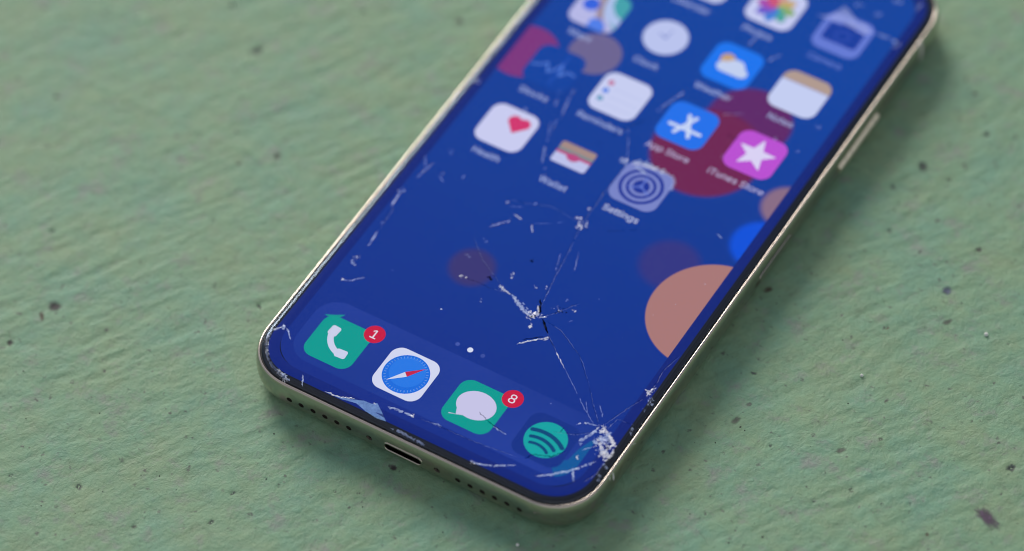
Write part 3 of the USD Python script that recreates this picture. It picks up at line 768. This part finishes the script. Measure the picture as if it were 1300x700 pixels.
# left side
shards(449, 332, 4, 4, 12, 0.36, CRACK_HAZE); shards(453, 327, 5, 5, 8, 0.28); crack([(455, 327), (464, 317), (474, 304), (480, 292)], 0.2, CRACK_FAINT, gaps=0.1); crack([(471, 306), (478, 295)], 0.3, CRACK_HAZE)
crack([(497, 262), (503, 252), (509, 243)], 0.3, CRACK_HAZE); shards(512, 242, 6, 4, 9, 0.32, CRACK_HAZE, deg=20); crack([(432, 355), (445, 357), (463, 352)], 0.2, CRACK_FAINT); shards(434, 355, 2, 2, 3, 0.3)
crack([(529, 226), (541, 215), (552, 206)], 0.24, CRACK_FAINT); crack([(540, 215), (540, 197)], 0.15, CRACK_FAINT); crack([(564, 219), (558, 225), (564, 232)], 0.18, CRACK_FAINT); shards(588, 226, 3, 3, 3, 0.3, CRACK_FAINT); shards(573, 192, 3, 3, 4, 0.32, CRACK_FAINT)
shards(486, 283, 2, 3, 3, 0.3, CRACK_FAINT); shards(607, 103, 5, 4, 8, 0.4, CRACK_HAZE); shards(500, 344, 3, 2, 3, 0.3, CRACK_FAINT)
# lower left corner: a frosted rim
crack([(346, 419), (354, 417), (362, 413)], 0.4, CRACK_HAZE); shards(363, 415, 5, 3, 9, 0.34, CRACK_HAZE, deg=-20); crack([(364, 416), (367, 423), (369, 431)], 0.28, CRACK_HAZE)
crack([(345, 419), (339, 428), (337, 440), (338, 452)], 0.95, CRACK_HAZE, gaps=0.05); crack([(340, 427), (337, 440), (339, 455), (346, 468)], 0.45, gaps=0.2); shards(338, 445, 3, 16, 26, 0.34, deg=4)
crack([(338, 450), (343, 463), (354, 472), (368, 483)], 0.85, CRACK_HAZE, gaps=0.1); shards(355, 474, 14, 3, 26, 0.32, deg=42); shards(364, 481, 4, 2, 7, 0.28, deg=30)
crack([(385, 476), (384, 490)], 0.26, CRACK_HAZE)
# along the lower edge
blue_flake = Polygon([at(*q, 7.7) for q in [(412, 497), (428, 503), (446, 507), (462, 509), (472, 513), (479, 512), (484, 522), (490, 535), (478, 531), (464, 522), (452, 512), (434, 507)]])
ft = flat(blue_flake, 0); ft.vertices[:, 2] = glass_z(np.array(ft.vertices)[:, :2]) + 0.012
obj('glass_flake', ft, splintered('lifted_flake', (0.25, 0.48, 0.92), 0.40, 0.68, scale=900.0), glass, label='pale blue lifted flake of glass')
crack([(412, 497), (430, 504), (450, 506)], 0.24); crack([(474, 512), (478, 514)], 0.3); crack([(492, 517), (506, 521), (518, 526), (528, 531)], 0.5, CRACK_HAZE, gaps=0.1); shards(523, 528, 5, 2, 8, 0.3, deg=25)
crack([(548, 537), (561, 541)], 0.3, CRACK_HAZE); crack([(496, 543), (510, 549), (525, 557), (541, 565)], 0.4, CRACK_FAINT, gaps=0.2)
crack([(596, 585), (606, 589), (625, 592), (655, 591)], 0.32, CRACK_HAZE, gaps=0.1); shards(599, 587, 5, 2, 7, 0.3, deg=20)
crack([(608, 523), (620, 535), (640, 551)], 0.26, CRACK_SHADE); crack([(626, 541), (634, 547), (643, 552)], 0.3, CRACK_HAZE)
# lower right corner: crushed
shards(764, 545, 6, 5, 22, 0.42, deg=30); shards(766, 562, 12, 15, 46, 0.55, CRACK_HAZE, deg=20); shards(764, 566, 11, 15, 40, 0.36, deg=20); shards(770, 578, 9, 7, 22, 0.42); shards(768, 563, 10, 13, 12, 0.24, CRACK_DARK, seed=4)
crack([(760, 542), (758, 556), (764, 570), (766, 584)], 0.6, gaps=0.15); crack([(764, 540), (775, 556), (781, 568), (774, 582)], 0.6, gaps=0.2); crack([(782, 562), (770, 572), (763, 578)], 0.5)
crack([(759, 545), (750, 552), (738, 559), (736, 566)], 0.6, CRACK_HAZE, gaps=0.1); crack([(731, 539), (745, 537), (760, 541)], 0.26, CRACK_HAZE, gaps=0.3); shards(743, 538, 3, 2, 4, 0.3)
crack([(680, 605), (700, 603), (728, 597), (757, 586)], 0.42, CRACK_HAZE, gaps=0.08); crack([(727, 594), (728, 612)], 0.3, CRACK_HAZE); shards(732, 581, 4, 3, 7, 0.3); crack([(738, 572), (752, 568)], 0.24, CRACK_FAINT)
crack([(666, 583), (676, 577), (700, 580), (718, 573)], 0.3, CRACK_SHADE); crack([(716, 543), (711, 549)], 0.2, CRACK_SHADE)
shards(761, 605, 3, 7, 10, 0.32, CRACK_HAZE, deg=25); shards(768, 592, 3, 4, 8, 0.3, CRACK_HAZE)
shards(826, 499, 6, 4, 10, 0.34, deg=-30); crack([(819, 494), (824, 498), (833, 492)], 0.26); crack([(823, 499), (821, 504)], 0.26); shards(826, 510, 4, 6, 12, 0.36, CRACK_HAZE, deg=30); shards(801, 548, 5, 3, 9, 0.34, CRACK_HAZE, deg=-45); shards(817, 522, 3, 5, 5, 0.28, CRACK_FAINT, deg=30)
# crushed glass over the settings tile
crack([(801, 207), (812, 206), (826, 211), (842, 218), (852, 224)], 0.9, CRACK_HAZE, gaps=0.0); crack([(803, 208), (815, 209), (830, 214), (846, 222)], 0.45, gaps=0.05); shards(792, 205, 5, 4, 14, 0.42, CRACK_HAZE, deg=-40); crack([(806, 212), (815, 217), (821, 221)], 0.6, CRACK_HAZE); crack([(853, 222), (857, 232), (850, 243)], 0.7, CRACK_FAINT)
crack([(796, 203), (798, 180), (797, 160)], 0.1, CRACK_FAINT, gaps=0.3); shards(822, 203, 2, 2, 3, 0.3, CRACK_FAINT)
# faint long lines over the upper tiles
crack([(691, 235), (693, 190), (700, 150), (712, 112)], 0.16, CRACK_FAINT, gaps=0.45); crack([(688, 207), (692, 186)], 0.34, CRACK_FAINT); crack([(712, 150), (722, 126), (730, 112)], 0.3, CRACK_FAINT, gaps=0.3)
crack([(757, 184), (780, 172), (800, 160), (826, 150)], 0.22, CRACK_SHADE, gaps=0.25); crack([(838, 138), (858, 124), (876, 113)], 0.26, CRACK_FAINT, gaps=0.2); shards(838, 140, 3, 2, 4, 0.34, CRACK_FAINT)
crack([(915, 146), (940, 145), (962, 143)], 0.16, CRACK_FAINT, gaps=0.3); crack([(910, 297), (917, 303)], 0.22, CRACK_HAZE); shards(983, 176, 3, 3, 5, 0.36, CRACK_HAZE); shards(917, 200, 3, 3, 4, 0.3, CRACK_FAINT); shards(930, 156 + 18, 8, 4, 8, 0.3, CRACK_SHADE)
crack([(950, 58), (958, 50), (966, 42)], 0.3, CRACK_FAINT); crack([(975, 77), (992, 70)], 0.4, CRACK_FAINT); crack([(700, 168), (708, 150)], 0.12, CRACK_FAINT)
shards(665, 193 - 25, 3, 2, 3, 0.3, CRACK_FAINT); crack([(610, 187), (640, 196), (648, 200)], 0.12, CRACK_SHADE); shards(667, 139, 3, 2, 4, 0.3, CRACK_HAZE)
cam_flake = Polygon([at(*q, 7.7) for q in [(1037, 19), (1055, 20), (1066, 12), (1073, 8), (1080, 16), (1088, 27), (1100, 32), (1110, 42), (1096, 44), (1082, 36), (1070, 30), (1052, 25)]])
ft = flat(cam_flake, 0); ft.vertices[:, 2] = glass_z(np.array(ft.vertices)[:, :2]) + 0.012
obj('glass_flake', ft, splintered('lifted_flake_pale', (0.45, 0.52, 0.92), 0.22, 0.6, scale=700.0), glass, label='pale flake of glass over the camera tile')
crack([(1112, 43), (1122, 46), (1131, 49)], 0.6, CRACK_FAINT); shards(1136, 56, 6, 4, 9, 0.5, CRACK_HAZE); shards(1140, 2, 7, 3, 10, 0.6, CRACK_HAZE); shards(1114, 19, 5, 3, 6, 0.5, CRACK_FAINT, deg=-30); shards(1090, 6, 8, 3, 7, 0.5, CRACK_FAINT)
crack([(1164, 14), (1170, 4)], 0.4, CRACK_FAINT); shards(1018, 192, 8, 3, 4, 0.3, CRACK_FAINT); shards(1037, 162, 5, 2, 4, 0.34, CRACK_FAINT)
for px, py in ((895, 361), (829, 400), (858, 387), (700, 512), (560, 392), (760, 380), (790, 430), (540, 320)):
    shards(px, py, 1.2, 1.0, 2, 0.16, CRACK_HAZE, name='dust_speck')
# hairlines that tie the damage together
for pts in ([(682, 398), (700, 360), (722, 318), (736, 288), (764, 248), (797, 206)], [(686, 402), (704, 398), (720, 391), (736, 385)],
            [(652, 374), (624, 366)], [(737, 284), (700, 262), (664, 258), (640, 250)], [(688, 408), (697, 428), (706, 447)],
            [(765, 540), (800, 516), (822, 503)], [(482, 290), (500, 262)], [(826, 498), (842, 470), (862, 452)], [(766, 585), (758, 600), (740, 612)], [(762, 548), (730, 552), (700, 548)], [(770, 545), (783, 532), (806, 540)], [(688, 404), (712, 420), (736, 452), (748, 490)], [(760, 540), (752, 510), (748, 490)], [(636, 362), (612, 330), (600, 300)], [(528, 530), (550, 538), (600, 560), (655, 580)]):
    crack(pts, 0.09, CRACK_SHADE, gaps=0.0, jit=0.10, name='hairline_crack')
    crack([(a_ + 0.8, b_ + 0.5) for a_, b_ in pts], 0.06, CRACK_FAINT, gaps=0.12, jit=0.10, name='hairline_crack', seed=5)
# scuffs on the struck corner of the steel band
from shapely.geometry import LinearRing
lip_z, lip_d = np.array([q[1] for q in belly]), np.array([q[0] for q in belly])


def on_band(px, py, z):
    i_ = float(np.interp(z, lip_z, lip_d)) - 0.02
    L_ = LinearRing(ring(i_))
    q_ = L_.interpolate(L_.project(Point(*at(px, py, z))))
    return np.array([q_.x, q_.y, z])


SCUFF = splintered('scuffed_steel', (0.80, 0.78, 0.80), 0.25, 0.95, scale=3000.0)
for (x0, y0, z0), (x1, y1, z1), w_ in (((779, 601, 6.7), (786, 614, 4.9), 0.55), ((774, 606, 6.8), (778, 612, 6.0), 0.25), ((700, 645, 6.75), (712, 648, 6.5), 0.22), ((806, 566, 6.8), (810, 564, 6.3), 0.25), ((350, 478, 6.75), (362, 487, 6.6), 0.2)):
    a_, b_ = on_band(x0, y0, z0), on_band(x1, y1, z1)
    n_ = 9
    ed = []
    for k_, t_ in enumerate(np.linspace(0, 1, n_)):
        z_ = z0 + (z1 - z0) * t_
        p0_ = a_ + (b_ - a_) * t_
        tang = np.array([-(b_ - a_)[1], (b_ - a_)[0]]) if abs(z1 - z0) < 0.5 else np.array([0.75, 0.66])
        tang = tang / np.linalg.norm(tang)
        h_ = w_ * math.sin(math.pi * (0.1 + 0.85 * t_)) * (0.6 + 0.8 * rng.random()) / 2
        i_ = float(np.interp(z_, lip_z, lip_d)) - 0.025
        L_ = LinearRing(ring(i_))
        for sg in (-1, 1):
            q_ = L_.interpolate(L_.project(Point(*(p0_[:2] + sg * h_ * tang))))
            ed.append((q_.x, q_.y, z_))
    F_ = []
    for k_ in range(n_ - 1):
        F_ += [(2 * k_, 2 * k_ + 1, 2 * k_ + 3), (2 * k_, 2 * k_ + 3, 2 * k_ + 2)]
    obj('scuff', (np.array(ed), np.array(F_)), SCUFF, phone + '/frame')
